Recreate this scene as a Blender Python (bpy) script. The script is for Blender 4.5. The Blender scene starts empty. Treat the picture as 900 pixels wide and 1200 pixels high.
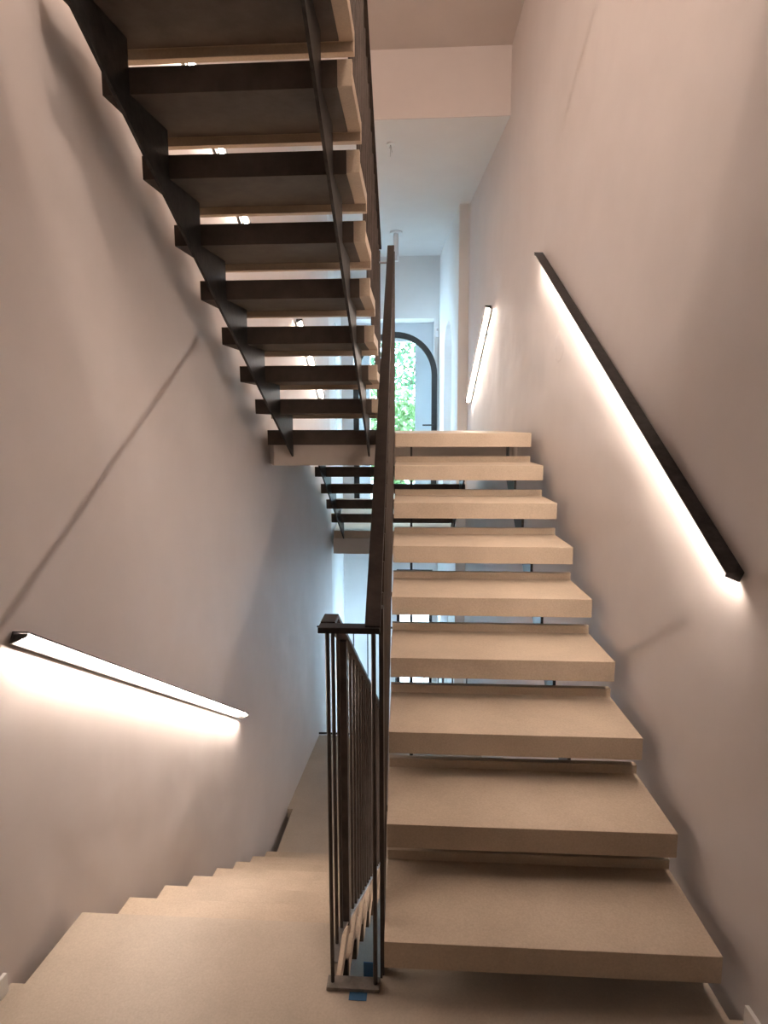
import bpy, bmesh, math, random
from mathutils import Matrix, Vector

random.seed(7)
scene = bpy.context.scene
C = scene.collection

# ------------------------------------------------------------------ camera
F_PX, PITCH, YAW, ROLL, EYE = 750.8, 0.1346, 0.0610, -0.0032, 1.6224
cam_data = bpy.data.cameras.new('camera')
cam_data.sensor_fit = 'VERTICAL'
cam_data.sensor_height = 36.0
cam_data.lens = F_PX / 1200.0 * 36.0
cam_data.clip_start = 0.02
cam = bpy.data.objects.new('camera', cam_data)
C.objects.link(cam)
fw = Vector((-math.sin(YAW) * math.cos(PITCH), math.cos(YAW) * math.cos(PITCH), -math.sin(PITCH)))
rt = Vector((math.cos(YAW), math.sin(YAW), 0.0))
dn = fw.cross(rt)
cr, sr = math.cos(ROLL), math.sin(ROLL)
rt2 = cr * rt - sr * dn
dn2 = sr * rt + cr * dn
M = Matrix((rt2, -dn2, -fw)).transposed().to_4x4()
M.translation = Vector((0, 0, EYE))
cam.matrix_world = M
scene.camera = cam

# ------------------------------------------------------------------ world and exposure
world = bpy.data.worlds.new('sky')
scene.world = world
world.use_nodes = True
bg = world.node_tree.nodes['Background']
bg.inputs['Color'].default_value = (0.55, 0.78, 1.0, 1)
bg.inputs['Strength'].default_value = 7.0
scene.view_settings.view_transform = 'Standard'
scene.view_settings.look = 'None'
scene.view_settings.gamma = 1.0
scene.view_settings.use_curve_mapping = False
scene.view_settings.exposure = 1.65
LED_COLOR = (1.0, 0.825, 0.70, 1)
LED_STRENGTH = 29.0
LAMP_STRENGTH = 76.0

# ------------------------------------------------------------------ materials
def new_mat(name):
    m = bpy.data.materials.new(name)
    m.use_nodes = True
    nt = m.node_tree
    return m, nt, nt.nodes['Principled BSDF']

def surface(name, c1, c2, scale=3.0, rough=0.7, bump=0.15, bump_scale=30.0, fine=0.0, bump_detail=5, metallic=0.0, spec=0.4, rough_var=0.0, bump_dist=0.01):
    """two-tone procedural surface: cloudy colour, fine grain and relief"""
    m, nt, b = new_mat(name)
    tc = nt.nodes.new('ShaderNodeTexCoord')
    n1 = nt.nodes.new('ShaderNodeTexNoise'); n1.inputs['Scale'].default_value = scale
    n1.inputs['Detail'].default_value = 6; n1.inputs['Roughness'].default_value = 0.6
    nt.links.new(tc.outputs['Object'], n1.inputs['Vector'])
    ramp = nt.nodes.new('ShaderNodeValToRGB')
    ramp.color_ramp.elements[0].position = 0.32; ramp.color_ramp.elements[1].position = 0.68
    ramp.color_ramp.elements[0].color = (*c1, 1); ramp.color_ramp.elements[1].color = (*c2, 1)
    nt.links.new(n1.outputs['Fac'], ramp.inputs['Fac'])
    col = ramp.outputs['Color']
    if fine:
        n3 = nt.nodes.new('ShaderNodeTexNoise'); n3.inputs['Scale'].default_value = 160
        n3.inputs['Detail'].default_value = 3
        nt.links.new(tc.outputs['Object'], n3.inputs['Vector'])
        mx = nt.nodes.new('ShaderNodeMix'); mx.data_type = 'RGBA'; mx.blend_type = 'OVERLAY'
        mx.inputs['Factor'].default_value = fine
        nt.links.new(col, mx.inputs['A']); nt.links.new(n3.outputs['Color'], mx.inputs['B'])
        bw = nt.nodes.new('ShaderNodeRGBToBW'); nt.links.new(n3.outputs['Color'], bw.inputs['Color'])
        nt.links.new(bw.outputs['Val'], mx.inputs['B'])
        col = mx.outputs['Result']
    nt.links.new(col, b.inputs['Base Color'])
    b.inputs['Roughness'].default_value = rough
    if rough_var:
        mr = nt.nodes.new('ShaderNodeMapRange')
        mr.inputs['To Min'].default_value = rough - rough_var; mr.inputs['To Max'].default_value = rough + rough_var
        nt.links.new(n1.outputs['Fac'], mr.inputs['Value']); nt.links.new(mr.outputs['Result'], b.inputs['Roughness'])
    b.inputs['Metallic'].default_value = metallic
    b.inputs['Specular IOR Level'].default_value = spec
    if bump:
        n2 = nt.nodes.new('ShaderNodeTexNoise'); n2.inputs['Scale'].default_value = bump_scale
        n2.inputs['Detail'].default_value = bump_detail
        nt.links.new(tc.outputs['Object'], n2.inputs['Vector'])
        bp = nt.nodes.new('ShaderNodeBump'); bp.inputs['Strength'].default_value = bump
        bp.inputs['Distance'].default_value = bump_dist
        nt.links.new(n2.outputs['Fac'], bp.inputs['Height']); nt.links.new(bp.outputs['Normal'], b.inputs['Normal'])
    return m

MAT = {}
MAT['plaster'] = surface('trowelled mauve grey plaster', (0.66, 0.605, 0.585), (0.72, 0.665, 0.645), 1.6, 0.62, 0.30, 3.0, bump_detail=1.5, bump_dist=0.05, spec=0.35)
def add_patches(m, spots):
    """slightly raised trowel repairs: irregular rings in the relief of the wall"""
    nt = m.node_tree
    bp = next(n for n in nt.nodes if n.type == 'BUMP')
    src = bp.inputs['Height'].links[0].from_socket
    tc = next(n for n in nt.nodes if n.type == 'TEX_COORD')
    nz = nt.nodes.new('ShaderNodeTexNoise'); nz.inputs['Scale'].default_value = 14; nz.inputs['Detail'].default_value = 4
    nt.links.new(tc.outputs['Object'], nz.inputs['Vector'])
    for (p, r, amt) in spots:
        d = nt.nodes.new('ShaderNodeVectorMath'); d.operation = 'DISTANCE'
        d.inputs[1].default_value = p
        nt.links.new(tc.outputs['Object'], d.inputs[0])
        ad = nt.nodes.new('ShaderNodeMath'); ad.operation = 'MULTIPLY_ADD'
        ad.inputs[1].default_value = r * 1.1
        nt.links.new(nz.outputs['Fac'], ad.inputs[0]); nt.links.new(d.outputs['Value'], ad.inputs[2])
        mr = nt.nodes.new('ShaderNodeMapRange'); mr.interpolation_type = 'SMOOTHSTEP'
        mr.inputs['From Min'].default_value = r * 1.25; mr.inputs['From Max'].default_value = r * 1.45
        mr.inputs['To Min'].default_value = amt; mr.inputs['To Max'].default_value = 0.0
        nt.links.new(ad.outputs['Value'], mr.inputs['Value'])
        sm = nt.nodes.new('ShaderNodeMath'); sm.operation = 'ADD'
        nt.links.new(src, sm.inputs[0]); nt.links.new(mr.outputs['Result'], sm.inputs[1])
        src = sm.outputs['Value']
    nt.links.new(src, bp.inputs['Height'])
add_patches(MAT['plaster'], [((0.722, 3.56, 2.03), 0.095, 0.16), ((0.81, 2.565, 1.28), 0.06, 0.14), ((0.78, 2.88, 1.61), 0.05, 0.07)])
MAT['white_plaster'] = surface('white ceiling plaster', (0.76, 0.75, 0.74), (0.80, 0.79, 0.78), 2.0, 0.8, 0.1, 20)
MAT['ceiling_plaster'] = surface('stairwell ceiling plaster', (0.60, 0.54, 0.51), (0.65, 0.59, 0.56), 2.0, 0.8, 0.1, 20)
MAT['concrete'] = surface('sand coloured microcement', (0.46, 0.37, 0.28), (0.56, 0.455, 0.35), 4.0, 0.55, 0.12, 45, fine=0.25, rough_var=0.1)
MAT['floor'] = surface('taupe microcement floor', (0.44, 0.37, 0.295), (0.53, 0.45, 0.365), 3.0, 0.5, 0.1, 35, fine=0.2, rough_var=0.1)
MAT['steel'] = surface('raw dark brown steel', (0.045, 0.035, 0.030), (0.085, 0.067, 0.058), 14.0, 0.45, 0.08, 60, metallic=0.4, rough_var=0.12)
MAT['black_steel'] = surface('waxed black steel', (0.028, 0.027, 0.027), (0.075, 0.072, 0.07), 22.0, 0.42, 0.1, 50, metallic=0.6, rough_var=0.15)
MAT['dark_rail'] = surface('dark waxed handrail steel', (0.026, 0.020, 0.018), (0.055, 0.043, 0.038), 16.0, 0.42, 0.08, 60, metallic=0.35, rough_var=0.12)
MAT['plate_steel'] = surface('scuffed grey steel plate', (0.16, 0.14, 0.125), (0.30, 0.27, 0.24), 30.0, 0.45, 0.15, 70, metallic=0.6, rough_var=0.12)
MAT['tray_steel'] = surface('brown oiled steel tray', (0.075, 0.060, 0.050), (0.115, 0.092, 0.076), 10.0, 0.6, 0.06, 50, metallic=0.1, spec=0.25)
MAT['galv'] = surface('galvanised fixing steel', (0.35, 0.34, 0.33), (0.5, 0.49, 0.48), 20.0, 0.35, 0.05, 60, metallic=0.9)
MAT['white_paint'] = surface('white painted trim', (0.78, 0.76, 0.73), (0.84, 0.82, 0.79), 5.0, 0.5, 0.05, 40)
MAT['slab'] = surface('painted slab edge', (0.53, 0.47, 0.42), (0.60, 0.53, 0.475), 3.0, 0.75, 0.15, 25)
MAT['tape'] = surface('blue masking tape', (0.035, 0.12, 0.25), (0.05, 0.16, 0.32), 40.0, 0.6, 0.1, 120)
MAT['plastic'] = surface('white plastic', (0.75, 0.76, 0.77), (0.80, 0.81, 0.82), 5.0, 0.4, 0, 10)
MAT['frame_dark'] = surface('anthracite door frame', (0.022, 0.023, 0.024), (0.035, 0.036, 0.037), 12.0, 0.45, 0.05, 60, metallic=0.2)
MAT['leaf_light'] = surface('pale green leaves', (0.10, 0.20, 0.06), (0.22, 0.33, 0.13), 3.5, 0.55, 0, 10)
MAT['leaf_dark'] = surface('mid green leaves', (0.04, 0.11, 0.045), (0.11, 0.215, 0.09), 3.0, 0.55, 0, 10)
MAT['bark'] = surface('brown bark', (0.10, 0.07, 0.05), (0.18, 0.13, 0.09), 12.0, 0.85, 0.4, 30)
MAT['paving'] = surface('pale garden paving', (0.45, 0.43, 0.40), (0.55, 0.53, 0.50), 4.0, 0.8, 0.2, 20)
MAT['render_blue'] = surface('cool grey outer render', (0.62, 0.66, 0.71), (0.68, 0.72, 0.77), 3.0, 0.8, 0.1, 20)

def led_material():
    m = bpy.data.materials.new('warm led diffuser')
    m.use_nodes = True
    nt = m.node_tree
    nt.nodes.remove(nt.nodes['Principled BSDF'])
    e = nt.nodes.new('ShaderNodeEmission')
    n = nt.nodes.new('ShaderNodeTexNoise'); n.inputs['Scale'].default_value = 8
    tc = nt.nodes.new('ShaderNodeTexCoord'); nt.links.new(tc.outputs['Object'], n.inputs['Vector'])
    mr = nt.nodes.new('ShaderNodeMapRange')
    mr.inputs['To Min'].default_value = LED_STRENGTH * 0.95; mr.inputs['To Max'].default_value = LED_STRENGTH * 1.05
    nt.links.new(n.outputs['Fac'], mr.inputs['Value']); nt.links.new(mr.outputs['Result'], e.inputs['Strength'])
    e.inputs['Color'].default_value = LED_COLOR
    nt.links.new(e.outputs['Emission'], nt.nodes['Material Output'].inputs['Surface'])
    return m
MAT['led'] = led_material()

def glass_material():
    m = bpy.data.materials.new('clear window glass')
    m.use_nodes = True
    nt = m.node_tree
    nt.nodes.remove(nt.nodes['Principled BSDF'])
    t = nt.nodes.new('ShaderNodeBsdfTransparent'); t.inputs['Color'].default_value = (0.94, 0.97, 0.97, 1)
    g = nt.nodes.new('ShaderNodeBsdfGlossy'); g.inputs['Roughness'].default_value = 0.03
    fr = nt.nodes.new('ShaderNodeFresnel'); fr.inputs['IOR'].default_value = 1.4
    mx = nt.nodes.new('ShaderNodeMixShader')
    nt.links.new(fr.outputs['Fac'], mx.inputs['Fac'])
    nt.links.new(t.outputs['BSDF'], mx.inputs[1]); nt.links.new(g.outputs['BSDF'], mx.inputs[2])
    nt.links.new(mx.outputs['Shader'], nt.nodes['Material Output'].inputs['Surface'])
    return m
MAT['glass'] = glass_material()

# ------------------------------------------------------------------ helpers
def link_mesh(name, verts, faces, mat, parent=None, bevel=0.0, smooth=False):
    me = bpy.data.meshes.new(name)
    me.from_pydata([tuple(v) for v in verts], [], faces)
    bm = bmesh.new(); bm.from_mesh(me)
    bmesh.ops.recalc_face_normals(bm, faces=bm.faces)
    if bevel:
        bmesh.ops.bevel(bm, geom=list(bm.edges), offset=bevel, segments=2, profile=0.6, affect='EDGES', clamp_overlap=True)
    if smooth:
        for f in bm.faces: f.smooth = True
    bm.to_mesh(me); bm.free()
    me.materials.append(MAT[mat])
    o = bpy.data.objects.new(name, me)
    C.objects.link(o)
    if parent: o.parent = parent
    return o

class MB:
    def __init__(s): s.v = []; s.f = []
    def add(s, verts, faces):
        k = len(s.v); s.v += [tuple(v) for v in verts]; s.f += [tuple(i + k for i in f) for f in faces]; return s
    def prism(s, bottom, top):
        n = len(bottom)
        fs = [tuple(reversed(range(n))), tuple(range(n, 2 * n))]
        fs += [(i, (i + 1) % n, n + (i + 1) % n, n + i) for i in range(n)]
        return s.add(list(bottom) + list(top), fs)
    def box(s, x0, x1, y0, y1, z0, z1):
        return s.prism([(x0, y0, z0), (x1, y0, z0), (x1, y1, z0), (x0, y1, z0)], [(x0, y0, z1), (x1, y0, z1), (x1, y1, z1), (x0, y1, z1)])
    def plan(s, poly, z0, z1):
        return s.prism([(x, y, z0) for x, y in poly], [(x, y, z1) for x, y in poly])
    def side(s, poly, xf, t):
        """outline in (y, z), extruded along x about xf(y) with thickness t"""
        return s.prism([(xf(y) - t / 2, y, z) for y, z in poly], [(xf(y) + t / 2, y, z) for y, z in poly])
    def rod(s, a, b, r, n=8):
        a, b = Vector(a), Vector(b); d = (b - a).normalized()
        u = d.orthogonal().normalized(); w = d.cross(u)
        ra = [a + r * (math.cos(2 * math.pi * i / n) * u + math.sin(2 * math.pi * i / n) * w) for i in range(n)]
        return s.prism(ra, [p + (b - a) for p in ra])
    def bar(s, a, b, w, h, up=(0, 0, 1)):
        """flat bar from a to b, width w (across), height h (along up)"""
        a, b = Vector(a), Vector(b); d = (b - a).normalized()
        side = d.cross(Vector(up)).normalized(); u = side.cross(d)
        q = [(-w / 2, -h / 2), (w / 2, -h / 2), (w / 2, h / 2), (-w / 2, h / 2)]
        return s.prism([a + side * i + u * j for i, j in q], [b + side * i + u * j for i, j in q])
    def build(s, name, mat, parent=None, bevel=0.0, smooth=False):
        return link_mesh(name, s.v, s.f, mat, parent, bevel, smooth)

def tag(o, label=None, cat=None, group=None, kind=None):
    if label: o['label'] = label
    if cat: o['category'] = cat
    if group: o['group'] = group
    if kind: o['kind'] = kind
    return o

def thing(name, label, cat, loc=(0, 0, 0), group=None):
    o = bpy.data.objects.new(name, None)
    o.empty_display_size = 0.1
    C.objects.link(o)
    o.location = loc
    tag(o, label, cat, group)
    return o

def under(o, parent):
    """parent o to a thing without moving it"""
    o.parent = parent
    o.matrix_parent_inverse = Matrix.Translation(-Vector(parent.location))
    return o

def struct(o, label=None):
    o['kind'] = 'structure'
    if label: o['label'] = label
    return o

# plan of the stairwell: the two walls close in on each other towards the entrance
R, DEPTH, THICK, SLAB, LIP = 0.175, 0.375, 0.082, 0.050, 0.034
def wl(y): return -1.17 + 0.045 * (y - 2.31)
def wr(y): return 0.888 - 0.086 * (y - 1.629)
L1, L0, ENT = 1.575, -1.400, 0.525
Y_BACK, Y_END = -1.5, 8.66

# ------------------------------------------------------------------ setting: walls
T = 0.25
W_TOP, W_BOT = 6.2, -3.12
def wall_poly(pts, t): return pts + [(x + t, y) for x, y in reversed(pts)]
m = MB().plan(wall_poly([(wl(Y_BACK), Y_BACK), (wl(6.7), 6.7)], -T), W_BOT, W_TOP)
struct(m.build('wall_left', 'plaster'), 'smooth mauve grey plaster wall beside the descending stair')
# far stretch of the left wall, with a tall window opening at entrance level
xa, xb = wl(6.7), -1.09
def xf(y): return xa + (xb - xa) * (y - 6.7) / (Y_END - 6.7)
def wall_piece(mb, y0, y1, z0, z1, f, t): mb.plan([(f(y0), y0), (f(y1), y1), (f(y1) + t, y1), (f(y0) + t, y0)], z0, z1)
m = MB()
wy0, wy1, wz0, wz1 = 7.55, 8.3, 1.25, 2.8
for a in ((6.7, wy0, W_BOT, W_TOP), (wy1, Y_END, W_BOT, W_TOP), (wy0, wy1, W_BOT, wz0), (wy0, wy1, wz1, W_TOP)):
    wall_piece(m, *a, xf, -T)
struct(m.build('wall_entrance_left', 'white_plaster'), 'pale plaster wall of the entrance hall, window side')

m = MB().plan(wall_poly([(wr(Y_BACK), Y_BACK), (wr(6.72), 6.72)], T), W_BOT, W_TOP)
struct(m.build('wall_right', 'plaster'), 'smooth mauve grey plaster wall beside the rising stair')

# far stretch of the right wall: steps in, arched niche above, window opening below added to brighten the lower level
def xr2(y): return 0.350 + (0.205 - 0.350) * (y - 6.72) / (Y_END - 6.72)
m = MB()
vy0, vy1, vz0, vz1 = 7.35, 8.2, -2.3, -0.6
ny0, ny1, nzc = 7.25, 8.05, 2.42
for a in ((6.72, vy0, W_BOT, ENT), (vy1, Y_END, W_BOT, ENT), (vy0, vy1, W_BOT, vz0), (vy0, vy1, vz1, ENT), (6.72, ny0, ENT, W_TOP), (ny1, Y_END, ENT, W_TOP)):
    wall_piece(m, *a, xr2, 0.45)
# arched head of the niche: strips from the arc up to the wall top
NS = 16
rad = (ny1 - ny0) / 2; nyc = (ny0 + ny1) / 2
for i in range(NS):
    a0, a1 = math.pi * (1 - i / NS), math.pi * (1 - (i + 1) / NS)
    p0, p1 = (nyc + rad * math.cos(a0), nzc + rad * math.sin(a0)), (nyc + rad * math.cos(a1), nzc + rad * math.sin(a1))
    poly = [p0, p1, (p1[0], W_TOP), (p0[0], W_TOP)]
    m.prism([(xr2(y), y, z) for y, z in poly], [(xr2(y) + 0.45, y, z) for y, z in poly])
# back of the niche
m.plan([(xr2(ny0) + 0.17, ny0 - 0.02), (xr2(ny1) + 0.17, ny1 + 0.02), (xr2(ny1) + 0.25, ny1 + 0.02), (xr2(ny0) + 0.25, ny0 - 0.02)], ENT, 2.95)
struct(m.build('wall_entrance_right', 'white_plaster'), 'pale plaster wall of the entrance hall with an arched niche')

# end wall with the deep recess of the arched door
m = MB()
RX0, RX1, RZ = -0.93, 0.138, 3.005
m.box(-1.5, RX0, Y_END, Y_END + 0.45, W_BOT, W_TOP)
m.box(RX1, 1.0, Y_END, Y_END + 0.45, W_BOT, W_TOP)
m.box(RX0, RX1, Y_END, Y_END + 0.45, RZ, W_TOP)
LWX0, LWX1, LWZ0, LWZ1 = -0.36, RX1, -2.15, -0.35
m.box(RX0, LWX0, Y_END, Y_END + 0.45, W_BOT, ENT - 0.2)
m.box(LWX0, LWX1, Y_END, Y_END + 0.45, W_BOT, LWZ0)
m.box(LWX0, LWX1, Y_END, Y_END + 0.45, LWZ1, ENT - 0.2)
struct(m.build('wall_end', 'white_plaster'), 'pale end wall around the arched entrance door')
m = MB()
OX0, OX1 = -0.74, -0.115
m.box(RX0, OX0, Y_END + 0.35, Y_END + 0.45, ENT - 0.2, RZ)
m.box(OX1, RX1, Y_END + 0.35, Y_END + 0.45, ENT - 0.2, RZ)
m.box(OX0, OX1, Y_END + 0.35, Y_END + 0.45, 2.76, RZ)
struct(m.build('wall_recess', 'render_blue'), 'cool grey narrowing walls outside the arched door')
struct(MB().box(-1.7, 1.7, Y_BACK - T, Y_BACK, W_BOT, W_TOP).build('wall_back', 'plaster'), 'plaster wall behind the half landing')

# ------------------------------------------------------------------ setting: ceilings and floors
CY, CZ, CF = 4.92, 3.79, 4.245
m = MB().plan([(wl(CY) - 0.1, CY), (wr(CY) + 0.1, CY), (0.9, Y_END + 0.3), (-1.3, Y_END + 0.3)], CZ, CF + 0.2)
struct(m.build('ceiling', 'white_plaster'), 'white ceiling of the upper floor and entrance hall')
m = MB().plan([(wl(CY) - 0.1, CY - 0.012), (wr(CY) + 0.1, CY - 0.012), (wr(CY) + 0.1, CY), (wl(CY) - 0.1, CY)], CZ, CF + 0.2)
struct(m.build('wall_bulkhead', 'plaster'), 'plastered slab edge above the upper floor')
sl = 0.22
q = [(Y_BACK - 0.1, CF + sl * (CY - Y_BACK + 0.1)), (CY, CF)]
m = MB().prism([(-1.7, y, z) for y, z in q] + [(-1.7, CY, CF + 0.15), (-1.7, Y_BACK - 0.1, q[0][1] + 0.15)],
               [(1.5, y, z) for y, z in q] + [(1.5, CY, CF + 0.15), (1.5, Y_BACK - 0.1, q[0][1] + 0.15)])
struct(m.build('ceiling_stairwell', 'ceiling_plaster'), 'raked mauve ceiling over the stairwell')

XI_L, XI_R = -0.262, -0.112      # inner ends of the left and right flights
FIN = 0.075
# half landing the photographer stands on
y_n = 1.612
poly = [(wl(Y_BACK) - 0.02, Y_BACK - 0.02), (wr(Y_BACK) + 0.02, Y_BACK - 0.02), (wr(y_n) + 0.02, y_n), (0.848, y_n), (0.828, 1.90), (XI_R, 1.90), (XI_R, 1.69), (XI_L, 1.69),
        (XI_L, 1.892), (-1.138, 1.892), (-1.160, y_n), (wl(y_n) - 0.02, y_n)]
struct(MB().plan(poly, -FIN, 0).build('floor', 'floor'), 'taupe microcement floor of the half landing')
struct(MB().plan([(wl(Y_BACK) - 0.02, Y_BACK), (wr(Y_BACK) + 0.02, Y_BACK), (wr(1.6) + 0.02, 1.58), (wl(1.6) - 0.02, 1.58)], -0.24, -FIN).build('floor_landing_slab', 'slab'))
# upper floor between the flights
poly = [(-1.022, 4.195), (0.612, 4.222), (0.600, 4.5), (wr(4.5) + 0.02, 4.5), (wr(5.2) + 0.02, 5.2), (0.47, 5.2), (0.44, 5.5), (-0.955, 5.5), (-0.98, 5.2), (wl(5.2) - 0.02, 5.2), (wl(4.5) - 0.02, 4.5), (-1.01, 4.5)]
struct(MB().plan(poly, L1 - FIN, L1).build('floor_upper', 'concrete'), 'sand coloured microcement floor at the top of the flight')
struct(MB().plan([(-0.985, 4.20), (0.58, 4.23), (wr(4.5) + 0.02, 4.5), (wr(5.4) + 0.02, 5.4), (wl(5.4) - 0.02, 5.4), (wl(4.5) - 0.02, 4.5)], L1 - 0.215, L1 - FIN).build('floor_upper_slab', 'slab'), 'plastered slab edge under the upper floor')
struct(MB().box(-1.020, -0.275, 4.184, 4.194, L1 - FIN - 0.004, L1 + 0.018).build('trim_1', 'tray_steel'), 'brown steel edge of the upper floor under the overhead flight')
# next half landing overhead
struct(MB().plan([(wl(Y_BACK) - 0.02, Y_BACK), (wr(Y_BACK) + 0.02, Y_BACK), (wr(1.66) + 0.02, 1.66), (wl(1.66) - 0.02, 1.66)], 2 * L1 - 0.24, 2 * L1).build('floor_upper_landing', 'slab'), 'half landing overhead')
# lower floor with the slot along the left wall
poly = [(-1.045, 3.84), (-0.10, 3.84), (0.62, 3.84), (wr(5.91) + 0.02, 5.91), (wl(5.91) - 0.02, 5.91), (wl(4.68) - 0.02, 4.68), (-1.020, 4.68), (-1.030, 4.19)]
struct(MB().plan(poly, L0 - FIN, L0).build('floor_lower', 'floor'), 'taupe microcement floor at the foot of the descending flight')
struct(MB().plan([(-1.01, 4.20), (0.60, 4.20), (wr(5.87), 5.87), (wl(5.87), 5.87), (wl(4.7), 4.7), (-1.01, 4.7)], L0 - 0.25, L0 - FIN).build('floor_lower_slab', 'slab'))
# entrance floor
poly = [(-0.93, 6.60), (0.43, 6.60), (0.36, 6.74), (0.25, Y_END + 0.45), (-1.12, Y_END + 0.45)]
struct(MB().plan(poly, ENT - FIN, ENT).build('floor_entrance', 'concrete'), 'microcement floor of the entrance hall')
struct(MB().plan([(-0.935, 6.58), (0.42, 6.58), (0.36, 6.74), (0.25, Y_END + 0.3), (-1.1, Y_END + 0.3)], ENT - 0.24, ENT - FIN).build('floor_entrance_slab', 'slab'), 'plastered slab edge of the entrance floor')
struct(MB().box(-1.7, 1.4, Y_BACK, Y_END + 0.4, W_BOT, L0 - L1).build('floor_bottom', 'floor'), 'floor of the lowest level')

# baseboards of the landing
def board(name, f, y0, y1, t, h, label):
    m = MB().plan([(f(y0), y0), (f(y1), y1), (f(y1) + t, y1), (f(y0) + t, y0)], 0.0, h)
    return struct(m.build(name, 'white_paint', bevel=0.002), label)
board('baseboard_left', wl, Y_BACK, 1.585, 0.012, 0.06, 'white baseboard along the left wall of the landing')
board('baseboard_right', wr, Y_BACK, 1.60, -0.012, 0.06, 'white baseboard along the right wall of the landing')

# ------------------------------------------------------------------ stair flights
def make_tread(parent, yf, yb, z, xl, xr, tray_gap=0.004):
    """concrete tread: deep front nosing, thin slab, upstand along the back edge"""
    s = 1 if yb > yf else -1
    prof = [(0, 0), (DEPTH - 0.026, 0), (DEPTH - 0.026, LIP), (DEPTH, LIP), (DEPTH, -SLAB), (0.034, -SLAB), (0.034, -THICK), (0, -THICK)]
    poly = [(yf + s * d, z + h) for d, h in prof]
    m = MB().prism([(xl(y), y, zz) for y, zz in poly], [(xr(y), y, zz) for y, zz in poly])
    o = m.build('tread', 'concrete', bevel=0.0022)
    under(o, parent)
    # folded steel tray under the slab; its upturn is added to darken shaded tread backs
    e = 0.006
    prof = [(0.050, -SLAB - 0.0005), (DEPTH + 0.0005, -SLAB - 0.0005), (DEPTH + 0.0005, LIP - 0.004), (DEPTH + e, LIP - 0.004), (DEPTH + e, -SLAB - e), (0.050, -SLAB - e)]
    poly = [(yf + s * d, z + h) for d, h in prof]
    tr = MB().prism([(xl(y) + 0.004, y, zz) for y, zz in poly], [(xr(y) - tray_gap, y, zz) for y, zz in poly]).build('tray', 'tray_steel')
    tr.parent = o
    tr['label'] = 'brown steel tray under the tread'
    return o

def make_stringer(parent, steps, xf, end_lo, end_hi, drop=0.085, t=0.012):
    """saw-tooth steel plate that carries the treads; steps = [(y_front, y_back, z)] from low to high"""
    s = 1 if steps[0][1] > steps[0][0] else -1
    top = []
    for k, (yf, yb, z) in enumerate(steps):
        y0 = steps[k - 1][1] + s * 0.011 if k else yf + s * 0.04
        zu = z - SLAB - 0.008
        top += [(y0, zu), (yb + s * 0.011 + s * t, zu)]
    # inner corners of the saw teeth give the pitch line of the lower edge
    out = []
    for k in range(len(steps)):
        a, b = top[2 * k], top[2 * k + 1]
        y0 = a[0] if k == 0 else steps[k - 1][1] + s * 0.011
        out += [(y0, a[1]), (steps[k][1] + s * 0.011, a[1])]
    yt, zt = out[-1]
    out.append((yt, end_hi[0]))
    pitch = (steps[-1][2] - steps[0][2]) / (steps[-1][1] - steps[0][1])
    yr, zr = steps[0][1], steps[0][2] - SLAB - drop
    low = lambda y: zr + pitch * (y - yr)
    yh = yt + s * 0.05
    out += [(yh, end_hi[0]), (yh, low(yh))]
    out += [(end_lo, low(end_lo))]
    if abs(out[0][0] - end_lo) > 1e-4: out.append((end_lo, out[0][1]))
    o = MB().side(out, xf, t).build('stringer', 'black_steel')
    o['label'] = 'black saw-tooth steel stringer'
    return under(o, parent)

# rising flight on the right
G_R, Y_R = 0.2771, 1.629
def lin(x0, y0, s): return lambda y: x0 + s * (y - y0)
fl = thing('stair_flight', 'sand coloured floating treads rising along the right wall to the upper floor', 'staircase', (0.36, 1.63, 0))
stepsR = []
for i in range(9):
    yf = Y_R + i * G_R; yb = yf + (DEPTH if i < 8 else 0.36)
    xe = 0.828 - 0.0864 * (yf - Y_R)
    make_tread(fl, yf, yf + DEPTH, R * (i + 1) + (0.0008 if i == 8 else 0), lin(-0.103, Y_R, -0.028), lin(xe, yf, -0.043)) if i < 8 else None
    if i == 8:
        poly = [(yf, L1), (4.215, L1), (4.215, L1 - SLAB), (yf + 0.034, L1 - SLAB), (yf + 0.034, L1 - THICK), (yf, L1 - THICK)]
        o = MB().prism([(lin(-0.103, Y_R, -0.028)(y), y, z) for y, z in poly], [(lin(xe, yf, -0.043)(y), y, z) for y, z in poly]).build('tread', 'concrete', bevel=0.0022)
        under(o, fl)
    stepsR.append((yf, yb, R * (i + 1)))
make_stringer(fl, stepsR[:8], lin(-0.046, 2.65, -0.02), 1.93, (L1 - SLAB, ))
make_stringer(fl, stepsR[:8], lin(0.545, 2.65, -0.02), 1.93, (L1 - SLAB, ))

# the same flight one storey below, glimpsed through the gap between the railings
lo = thing('stair_flight', 'lower flight glimpsed through the gap beside the railing base plate', 'staircase', (0.36, 1.63, L0 - L1))
for ch in list(fl.children):
    c = ch.copy(); C.objects.link(c); c.parent = lo; c.matrix_parent_inverse = Matrix.Translation(-Vector(fl.location))
    for g in list(ch.children):
        d = g.copy(); C.objects.link(d); d.parent = c

# descending flight on the left
G_N = 0.2902
fl = thing('stair_flight', 'sand coloured treads descending along the left wall from the half landing', 'staircase', (-0.7, 4.2, L0))
stepsN = []
for j in range(7, 0, -1):
    yf = 1.892 + j * G_N; yb = yf - DEPTH; z = -R * j
    make_tread(fl, yf, yb, z, lin(-1.133 + 0.0459 * j * G_N, yf, 0.06), lin(XI_L, 1.9, 0.0))
    stepsN.append((yf, yb, z))
make_stringer(fl, stepsN, lin(-0.95, 2.6, 0.045), stepsN[0][0] - 0.06, (-SLAB - 0.03, ))
make_stringer(fl, stepsN, lin(-0.36, 2.6, 0.0), stepsN[0][0] - 0.06, (-SLAB - 0.03, ))

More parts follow.
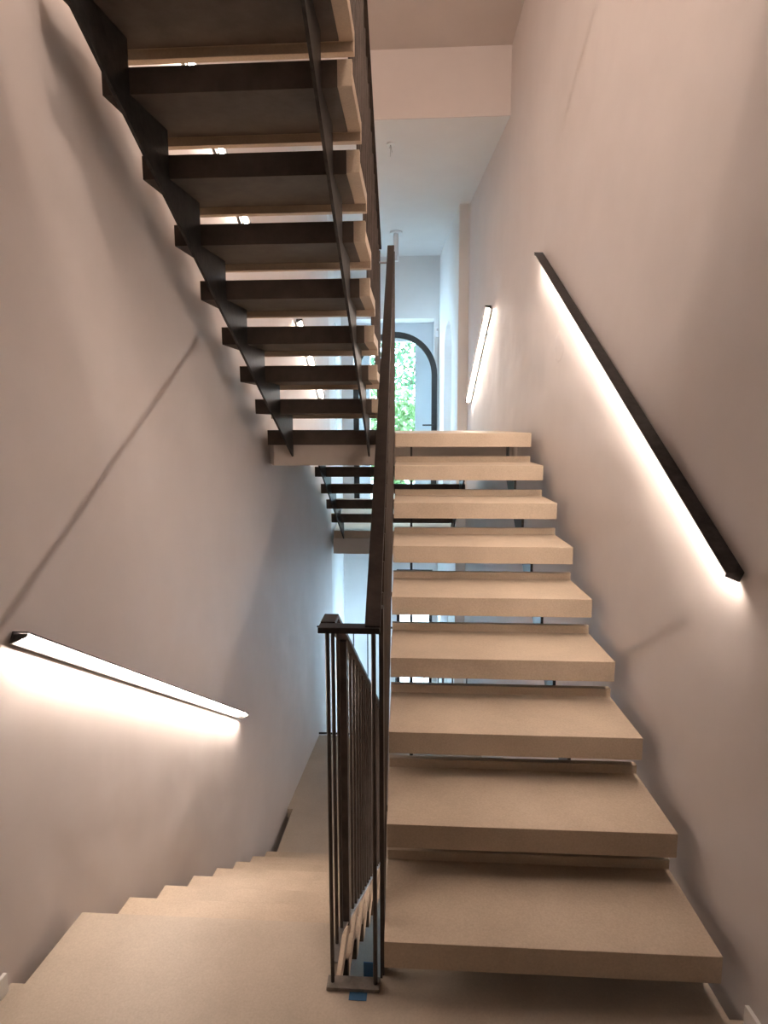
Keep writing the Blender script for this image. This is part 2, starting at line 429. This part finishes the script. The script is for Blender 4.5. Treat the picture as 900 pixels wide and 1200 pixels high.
# flight overhead, rising towards the camera
G_U = 0.2708
fl = thing('stair_flight', 'dark underside of the open flight climbing overhead on the left', 'staircase', (-0.65, 4.2, L1))
stepsU = []
for j in range(6, -3, -1):
    yb = 2.309 + j * G_U; yf = yb + DEPTH; z = L1 + R * (7 - j)
    if j > -2:
        make_tread(fl, yf, yb, z, lin(-1.105 + 0.0449 * (yb - 2.309), yb, 0.05), lin(-0.243, 2.3, -0.012), 0.05)
    stepsU.append((yf, yb, z))
make_stringer(fl, stepsU[:-1], lin(-0.985, 2.6, 0.08), 4.19, (L1 * 2 - 0.26, ), drop=0.115)
make_stringer(fl, stepsU[:-1], lin(-0.352, 2.6, 0.0), 4.19, (L1 * 2 - 0.26, ), drop=0.115)

# far flight from the upper floor down to the entrance
fl = thing('stair_flight', 'small distant flight seen from below between upper floor and entrance hall', 'staircase', (-0.3, 6.5, ENT))
stepsF = []
for k in range(5, 0, -1):
    yb = 5.651 + 0.25 * (k - 2); yf = yb + 0.36; z = L1 - R * k
    if k == 5: yf = yb + 0.34
    make_tread(fl, yb + DEPTH, yb, z, lin(-0.962 + 0.045 * (yb - 5.651), yb, 0.045), lin(0.42 - 0.12 * (yb - 5.65), yb, -0.08))
    stepsF.append((yb + DEPTH, yb, z))
make_stringer(fl, stepsF, lin(-0.85, 6.0, 0.045), 6.57, (L1 - FIN - 0.02, ))
make_stringer(fl, stepsF, lin(0.33, 6.0, -0.06), 6.57, (L1 - FIN - 0.02, ))

# ------------------------------------------------------------------ railings
def rail_x(y): return -0.112 - 0.030 * (y - 1.66)
XLR = -0.256
def nose_R(y): return R + (y - Y_R) * R / G_R
def nose_N(y): return -(y - 1.892) * R / G_N
rl = thing('stair_railing', 'dark steel railing turning between the rising and the descending flight', 'railing', (-0.2, 1.66, 0))
# flat base plate on the landing edge
under(MB().box(-0.272, -0.118, 1.638, 1.682, 0.0, 0.012).build('base_plate', 'plate_steel', bevel=0.002), rl)
# top link and the handrails
ZT = 1.083
under(MB().box(-0.277, -0.112, 1.628, 1.672, ZT - 0.008, ZT + 0.008).build('handrail_link', 'dark_rail', bevel=0.002), rl)
hl = MB()
pts = [(1.672, ZT + 0.004), (1.745, ZT + 0.004), (4.25, ZT + 0.004 - (4.25 - 1.745) * R / G_N)]
def ribbon(m, pts, xf, w, h):
    """flat handrail bar through (y, z) points, mitred at the bends"""
    n = len(pts)
    rows = []
    for i, (y, z) in enumerate(pts):
        if i == 0: d = Vector((pts[1][0] - y, pts[1][1] - z))
        elif i == n - 1: d = Vector((y - pts[-2][0], z - pts[-2][1]))
        else:
            d = (Vector((pts[i + 1][0] - y, pts[i + 1][1] - z)).normalized() + Vector((y - pts[i - 1][0], z - pts[i - 1][1])).normalized())
        d.normalize(); nrm = Vector((-d.y, d.x)) * (h / 2)
        x = xf(y)
        rows.append([(x - w / 2, y - nrm.x, z - nrm.y), (x + w / 2, y - nrm.x, z - nrm.y), (x + w / 2, y + nrm.x, z + nrm.y), (x - w / 2, y + nrm.x, z + nrm.y)])
    v = [p for r_ in rows for p in r_]
    f = [(3, 2, 1, 0), tuple(4 * (n - 1) + k for k in range(4))]
    for i in range(n - 1):
        f += [(4 * i + k, 4 * i + (k + 1) % 4, 4 * i + 4 + (k + 1) % 4, 4 * i + 4 + k) for k in range(4)]
    m.add(v, f)
    return m
under(ribbon(hl, pts, lambda y: XLR, 0.040, 0.014).build('handrail', 'dark_rail', bevel=0.0015), rl)
def hand_L(y): return ZT + 0.004 - max(0, y - 1.745) * R / G_N
RS = 0.642
def hand_R(y): return ZT + 0.02 + max(0, y - 1.672) * RS
under(ribbon(MB(), [(1.640, ZT + 0.006), (4.22, hand_R(4.22))], lambda y: rail_x(y) - 0.020, 0.042, 0.014).build('handrail', 'dark_rail', bevel=0.0015), rl)
# lower flat bars that carry the balusters
def foot_L(y): return 0.045 if y < 1.80 else 0.045 - (y - 1.80) * R / G_N
under(ribbon(MB(), [(1.69, 0.045), (1.80, 0.045), (4.22, foot_L(4.22))], lambda y: XLR, 0.022, 0.006).build('bottom_bar', 'galv'), rl)
def foot_R(y): return nose_R(y) - 0.10
under(ribbon(MB(), [(1.72, foot_R(1.72)), (4.20, foot_R(4.20))], rail_x, 0.012, 0.05).build('bottom_bar', 'steel'), rl)
def balusters(ys, xf, lo, hi, parent, r=0.0058):
    for y in ys:
        under(MB().rod((xf(y), y, lo(y)), (xf(y), y, hi(y)), r).build('baluster', 'steel', smooth=False), parent)
balusters([1.66], lambda y: XLR, lambda y: 0.012, lambda y: ZT - 0.006, rl)
balusters([1.66], lambda y: -0.131, lambda y: 0.012, lambda y: ZT - 0.006, rl, 0.0065)
ysL = [1.76 + 0.104 * k for k in range(24)]
balusters([y for k, y in enumerate(ysL) if k != 2], lambda y: XLR, foot_L, lambda y: hand_L(y) - 0.005, rl)
for y in (ysL[2] + 0.01,):
    under(MB().box(XLR - 0.014, XLR + 0.014, y - 0.02, y + 0.02, foot_L(y), hand_L(y) - 0.01).build('post', 'steel'), rl)
balusters([1.76 + 0.104 * k for k in range(24)], rail_x, foot_R, lambda y: hand_R(y) - 0.005, rl)
under(MB().box(rail_x(1.70) - 0.006, rail_x(1.70) + 0.006, 1.70, 1.74, -0.02, hand_R(1.72) - 0.01).build('post', 'steel'), rl)
# fixing discs on the treads
for y in (2.02, 2.85, 3.68):
    under(MB().rod((rail_x(y), y, foot_R(y) + 0.01), (rail_x(y) + 0.045, y, foot_R(y) + 0.01), 0.011, 10).build('fixing_bolt', 'steel'), rl)

# railing of the flight overhead
ru = thing('stair_railing', 'dark steel railing along the open side of the flight overhead', 'railing', (-0.25, 4.2, L1))
def nose_U(y): return L1 + (4.58 - y) * R / G_U
def xu(y): return -0.272 - 0.012 * (y - 3.0)
under(ribbon(MB(), [(1.75, nose_U(1.75) + 0.90), (4.20, nose_U(4.20) + 0.90)], xu, 0.040, 0.014).build('handrail', 'dark_rail', bevel=0.0015), ru)
def foot_U(y):
    return max([z for yf, yb, z in stepsU if yb - 0.001 <= y <= yf], default=L1) - 0.004
balusters([1.82 + 0.102 * k for k in range(24)], xu, foot_U, lambda y: nose_U(y) + 0.895, ru)
under(MB().box(xu(4.2) - 0.010, xu(4.2) + 0.010, 4.205, 4.235, L1, nose_U(4.2) + 0.893).build('post', 'steel'), ru)
# thin spacer rod between the two handrails at the upper floor
tag(MB().rod((xu(4.17) + 0.007, 4.17, 2.63), (rail_x(4.17) - 0.007, 4.17, 2.63), 0.006).build('spacer_rod', 'galv'),
    'thin metal rod bridging the two handrails at the upper floor', 'rod')

# guard rail at the far edge of the lower floor
rg = thing('guard_rail', 'thin steel guard rail at the far edge of the lower floor', 'railing', (-0.3, 5.88, L0))
GY = 5.88
for z, r in ((-0.285, 0.010), (-1.365, 0.010)):
    under(MB().rod((wl(GY) + 0.005, GY, z), (wr(GY) - 0.01, GY, z), r).build('rail', 'black_steel'), rg)
for k in range(11):
    x = wl(GY) + 0.085 + 0.135 * k
    under(MB().rod((x, GY, -1.365), (x, GY, -0.285), 0.0055).build('baluster', 'black_steel'), rg)
for x in (-0.4, 0.2):
    under(MB().box(x - 0.010, x + 0.010, GY - 0.02, GY + 0.02, L0, -0.285).build('post', 'black_steel'), rg)

# ------------------------------------------------------------------ handrails with light strips
def led_rail(label, wall_f, sgn, a, b, gap=0.010, w=0.050, h=0.036, group=None):
    """inverted steel channel fixed to the wall, glowing strip set in its underside; a, b = (y, z) of the ends"""
    t = thing('led_handrail', label, 'handrail', (wall_f(a[0]) + sgn * gap, a[0], a[1]), group)
    A = Vector((wall_f(a[0]) + sgn * (gap + w / 2), a[0], a[1])); B = Vector((wall_f(b[0]) + sgn * (gap + w / 2), b[0], b[1]))
    d = (B - A).normalized(); side = d.cross(Vector((0, 0, 1))).normalized(); up = side.cross(d)
    def pr(poly, mat, name, e=0.0, sub=None):
        o = MB().prism([A - d * e + side * i + up * j for i, j in poly], [B + d * e + side * i + up * j for i, j in poly]).build(name, mat)
        if sub: o.parent = sub; o['label'] = 'glowing warm light strip'; return o
        return under(o, t)
    hw = w / 2; k = 0.005
    q = 1 if side.x * sgn > 0 else -1          # +q points away from the wall
    # angle profile: top flange over the hand, back flange towards the wall
    ch = pr([(-q * hw, -h), (-q * (hw - k), -h), (-q * (hw - k), -k), (q * hw, -k), (q * hw, 0), (-q * hw, 0)], 'black_steel', 'channel')
    pr([(-q * 0.009, -0.019), (q * 0.011, -0.019), (q * 0.011, -k - 0.0005), (-q * 0.009, -k - 0.0005)], 'led', 'light_strip', -0.008, ch)
    for P, e in ((A, 1), (B, -1)):
        poly = [(-q * (hw - k - 0.0005), -h), (q * (hw - 0.002), -k - 0.010), (q * (hw - 0.002), -k - 0.0005), (-q * (hw - k - 0.0005), -k - 0.0005)]
        o = MB().prism([P + side * i + up * j for i, j in poly], [P + d * (e * 0.004) + side * i + up * j for i, j in poly]).build('end_cap', 'black_steel')
        under(o, t)
    n = max(2, int((B - A).length / 1.0) + 1)
    for i in range(n):
        f = (i + 0.5) / n
        P = A.lerp(B, f) + up * (-0.022)
        wx = wall_f(P.y)
        o = MB().rod(P - Vector((sgn * (hw - 0.002), 0, 0)), Vector((wx - sgn * 0.01, P.y, P.z)), 0.007).build('bracket', 'black_steel')
        under(o, t)
    return t
led_rail('black steel handrail with glowing underside, climbing the right wall', wr, -1, (1.745, 1.225), (3.905, 2.607))
led_rail('steel handrail with bright light strip, descending the left wall', wl, 1, (1.725, 1.034), (3.645, -0.112))
led_rail('glowing handrail one storey below, under the rising flight on the right wall', wr, -1, (1.745, 1.225 + L0 - L1), (3.7, 2.476 + L0 - L1))
led_rail('glowing handrail on left wall, seen through gaps of the flight overhead', wl, 1, (1.9, 4.145), (3.99, 2.818))
led_rail('distant glowing handrail on left wall, seen through lower gaps of the overhead flight', wl, 1, (5.28, 2.475), (6.17, 1.892))
led_rail('short bright glowing handrail on right wall beyond the top tread', wr, -1, (5.45, 2.590), (6.46, 1.858))

# ------------------------------------------------------------------ ceiling lamp over the next half landing
def emitter(name, color, strength):
    m = bpy.data.materials.new(name); m.use_nodes = True
    nt = m.node_tree; nt.nodes.remove(nt.nodes['Principled BSDF'])
    e = nt.nodes.new('ShaderNodeEmission'); e.inputs['Color'].default_value = color; e.inputs['Strength'].default_value = strength
    nt.links.new(e.outputs['Emission'], nt.nodes['Material Output'].inputs['Surface'])
    return m
MAT['globe'] = emitter('warm lamp globe', (1.0, 0.81, 0.67, 1), LAMP_STRENGTH)
LX, LY = 0.15, 1.0
LZ = CF + sl * (CY - LY)
lp = thing('ceiling_lamp', 'round opal ceiling lamp over the upper half landing', 'lamp', (LX, LY, LZ))
under(MB().rod((LX, LY, LZ + 0.01), (LX, LY, LZ - 0.05), 0.07, 20).build('canopy', 'black_steel'), lp)
under(MB().rod((LX, LY, LZ - 0.05), (LX, LY, LZ - 0.26), 0.008).build('stem', 'black_steel'), lp)
bmg = bmesh.new(); bmesh.ops.create_uvsphere(bmg, u_segments=24, v_segments=14, radius=0.10)
mg = bpy.data.meshes.new('globe'); bmg.to_mesh(mg); bmg.free(); mg.materials.append(MAT['globe'])
og = bpy.data.objects.new('globe', mg); C.objects.link(og); og.location = (LX, LY, LZ - 0.35); bpy.context.view_layer.update()
under(og, lp)

# ------------------------------------------------------------------ entrance door: arched steel frame
dr = thing('door_1', 'arched dark steel glass entrance door', None, (-0.36, Y_END - 0.08, ENT))
dr['kind'] = 'structure'
DX, DZ, DRO, DRI = -0.372, 2.272, 0.552, 0.478
y0, y1 = Y_END - 0.11, Y_END - 0.05
ND = 28
m = MB()
out = [(DX + DRO, ENT)] + [(DX + DRO * math.cos(math.pi * i / ND), DZ + DRO * math.sin(math.pi * i / ND)) for i in range(ND + 1)] + [(DX - DRO, ENT)]
inn = [(DX + DRI, ENT)] + [(DX + DRI * math.cos(math.pi * i / ND), DZ + DRI * math.sin(math.pi * i / ND)) for i in range(ND + 1)] + [(DX - DRI, ENT)]
for i in range(len(out) - 1):
    a, b, c, d = out[i], out[i + 1], inn[i + 1], inn[i]
    m.prism([(p[0], y0, p[1]) for p in (a, b, c, d)], [(p[0], y1, p[1]) for p in (a, b, c, d)])
under(m.build('door_frame', 'frame_dark'), dr)
m = MB()
yg = (y0 + y1) / 2
m.prism([(x, yg - 0.006, z) for x, z in inn], [(x, yg + 0.006, z) for x, z in inn])
under(m.build('pane', 'glass'), dr)
hd = under(MB().box(0.125, 0.165, y0 - 0.012, y0 + 0.001, 1.50, 1.68).build('handle_plate', 'frame_dark'), dr)
under(MB().rod((0.145, y0 - 0.05, 1.622), (0.145, y0 - 0.008, 1.622), 0.010).rod((0.155, y0 - 0.05, 1.622), (-0.01, y0 - 0.05, 1.622), 0.010).build('handle', 'frame_dark'), dr)
bpy.data.objects['handle'].parent = hd; bpy.data.objects['handle'].matrix_parent_inverse = Matrix()

# windows that let the daylight in
def window(name, f, wy0, wy1, wz0, wz1, off, label):
    t = thing(name, label, None, (f(wy0) + off, wy0, wz0)); t['kind'] = 'structure'
    m = MB(); e = 0.05
    def pc(a0, a1, b0, b1): m.plan([(f(a0) + off, a0), (f(a1) + off, a1), (f(a1) + off + 0.05, a1), (f(a0) + off + 0.05, a0)], b0, b1)
    pc(wy0, wy0 + e, wz0, wz1); pc(wy1 - e, wy1, wz0, wz1); pc(wy0 + e, wy1 - e, wz0, wz0 + e); pc(wy0 + e, wy1 - e, wz1 - e, wz1)
    mid = (wy0 + wy1) / 2; pc(mid - 0.03, mid + 0.03, wz0 + e, wz1 - e)
    under(m.build('window_frame', 'frame_dark'), t)
    for a0, a1 in ((wy0 + e, mid - 0.03), (mid + 0.03, wy1 - e)):
        g = MB().plan([(f(a0) + off + 0.02, a0), (f(a1) + off + 0.02, a1), (f(a1) + off + 0.028, a1), (f(a0) + off + 0.028, a0)], wz0 + e, wz1 - e)
        under(g.build('pane', 'glass'), t)
    return t
window('window_1', xf, wy0, wy1, wz0, wz1, -0.16, 'tall window in the left wall of the entrance hall')
window('fill_window', xr2, vy0, vy1, vz0, vz1, 0.12, 'unseen window added in the right wall to brighten the lower level')  # unseen window, added to bring daylight onto the lower far wall
w2 = thing('window_2', 'tall window in the end wall of the lower level', None, (LWX0, Y_END + 0.1, LWZ0)); w2['kind'] = 'structure'
e = 0.045
m = MB()
for a in ((LWX0, LWX0 + e, LWZ0, LWZ1), (LWX1 - e, LWX1, LWZ0, LWZ1), (LWX0 + e, LWX1 - e, LWZ0, LWZ0 + e), (LWX0 + e, LWX1 - e, LWZ1 - e, LWZ1)):
    m.box(a[0], a[1], Y_END + 0.10, Y_END + 0.15, a[2], a[3])
under(m.build('window_frame', 'frame_dark'), w2)
under(MB().box(LWX0 + e, LWX1 - e, Y_END + 0.12, Y_END + 0.128, LWZ0 + e, LWZ1 - e).build('pane', 'glass'), w2)

# ------------------------------------------------------------------ garden outside the door
struct(MB().box(-6, 6, Y_END + 0.45, 18, 0.25, 0.40).build('floor_garden', 'paving'), 'pale paving outside the door')
def shrub(label, cx, cy, z0, rx, ry, h, n, mat, seed):
    rnd = random.Random(seed)
    t = thing('garden_shrub', label, 'shrub', (cx, cy, z0))
    m = MB()
    for i in range(n):
        while True:
            p = Vector((rnd.uniform(-1, 1), rnd.uniform(-1, 1), rnd.uniform(-1, 1)))
            if 0.25 < p.length < 1: break
        c = Vector((cx + p.x * rx, cy + p.y * ry, z0 + 0.15 + (p.z + 1) / 2 * h))
        u = Vector((rnd.gauss(0, 1), rnd.gauss(0, 1), rnd.gauss(0, 1))).normalized()
        w = u.orthogonal().normalized()
        w.rotate(Matrix.Rotation(rnd.uniform(0, 6.28), 3, u))
        q = u.cross(w); s = rnd.uniform(0.04, 0.075)
        m.add([c - w * s, c + q * s * 0.45 + u * s * 0.15, c + w * s, c - q * s * 0.45 + u * s * 0.15], [(0, 1, 2), (0, 2, 3)])
    o = under(link_mesh('foliage', m.v, m.f, mat), t); o['kind'] = 'stuff'
    m = MB()
    for k in range(5):
        a = k * 1.256
        m.rod((cx + 0.05 * math.cos(a), cy + 0.05 * math.sin(a), z0), (cx + rx * 0.5 * math.cos(a), cy + ry * 0.5 * math.sin(a), z0 + h * 0.7), 0.018, 6)
    under(m.build('stems', 'bark'), t)
    return t
shrub('tall mid green shrub behind the arched glass door', -0.75, 12.0, 0.40, 1.3, 0.6, 3.6, 5200, 'leaf_dark', 3)
shrub('low pale yellow green shrub at the foot of the glass door view', -0.50, 10.5, 0.40, 0.8, 0.5, 1.7, 2600, 'leaf_light', 5)

# ------------------------------------------------------------------ small details
t = thing('ceiling_wires', 'loose wires hanging from a small white ceiling rose', 'wires', (-0.262, 5.305, CZ))
under(MB().rod((-0.262, 5.305, CZ + 0.002), (-0.262, 5.305, CZ - 0.012), 0.032, 16).build('ceiling_rose', 'plastic'), t)
for dx, dl in ((0.010, 0.06), (-0.012, 0.03), (-0.004, 0.09)):
    under(MB().rod((-0.262, 5.305, CZ - 0.008), (-0.262 + dx, 5.300, CZ - 0.008 - dl), 0.0016, 6).build('wire', 'galv'), t)
t = thing('pendant_fitting', 'white cylindrical fitting hanging from the far ceiling', 'ceiling light', (-0.318, 7.6, CZ))
under(MB().rod((-0.318, 7.6, CZ + 0.002), (-0.318, 7.6, CZ - 0.02), 0.07, 20).build('canopy', 'plastic'), t)
under(MB().rod((-0.318, 7.6, CZ - 0.02), (-0.318, 7.6, CZ - 0.32), 0.030, 16).build('cylinder', 'plastic'), t)
t = thing('wall_sensor', 'small white sensor box on the far wall beside the arch', 'sensor', (0.178, Y_END, 2.83))
under(MB().box(0.158, 0.198, Y_END - 0.035, Y_END, 2.765, 2.895).build('housing', 'plastic', bevel=0.004), t)
under(MB().box(0.168, 0.188, Y_END - 0.039, Y_END - 0.034, 2.84, 2.87).build('lens', 'galv'), t)
# blue tape on the base plate edge and on the stringer behind it
tag(MB().box(-0.204, -0.153, 1.612, 1.638, 0.0002, 0.0016).build('masking_tape', 'tape'),
    'strip of blue masking tape on the floor in front of the railing base plate', 'tape', None)
tag(MB().box(-0.168, -0.132, 1.6895, 1.6925, 0.0, 0.050).box(-0.168, -0.132, 1.684, 1.6925, 0.0002, 0.0016).build('masking_tape', 'tape'),
    'blue masking tape standing up behind the railing base plate', 'tape', None)
bpy.context.view_layer.update()
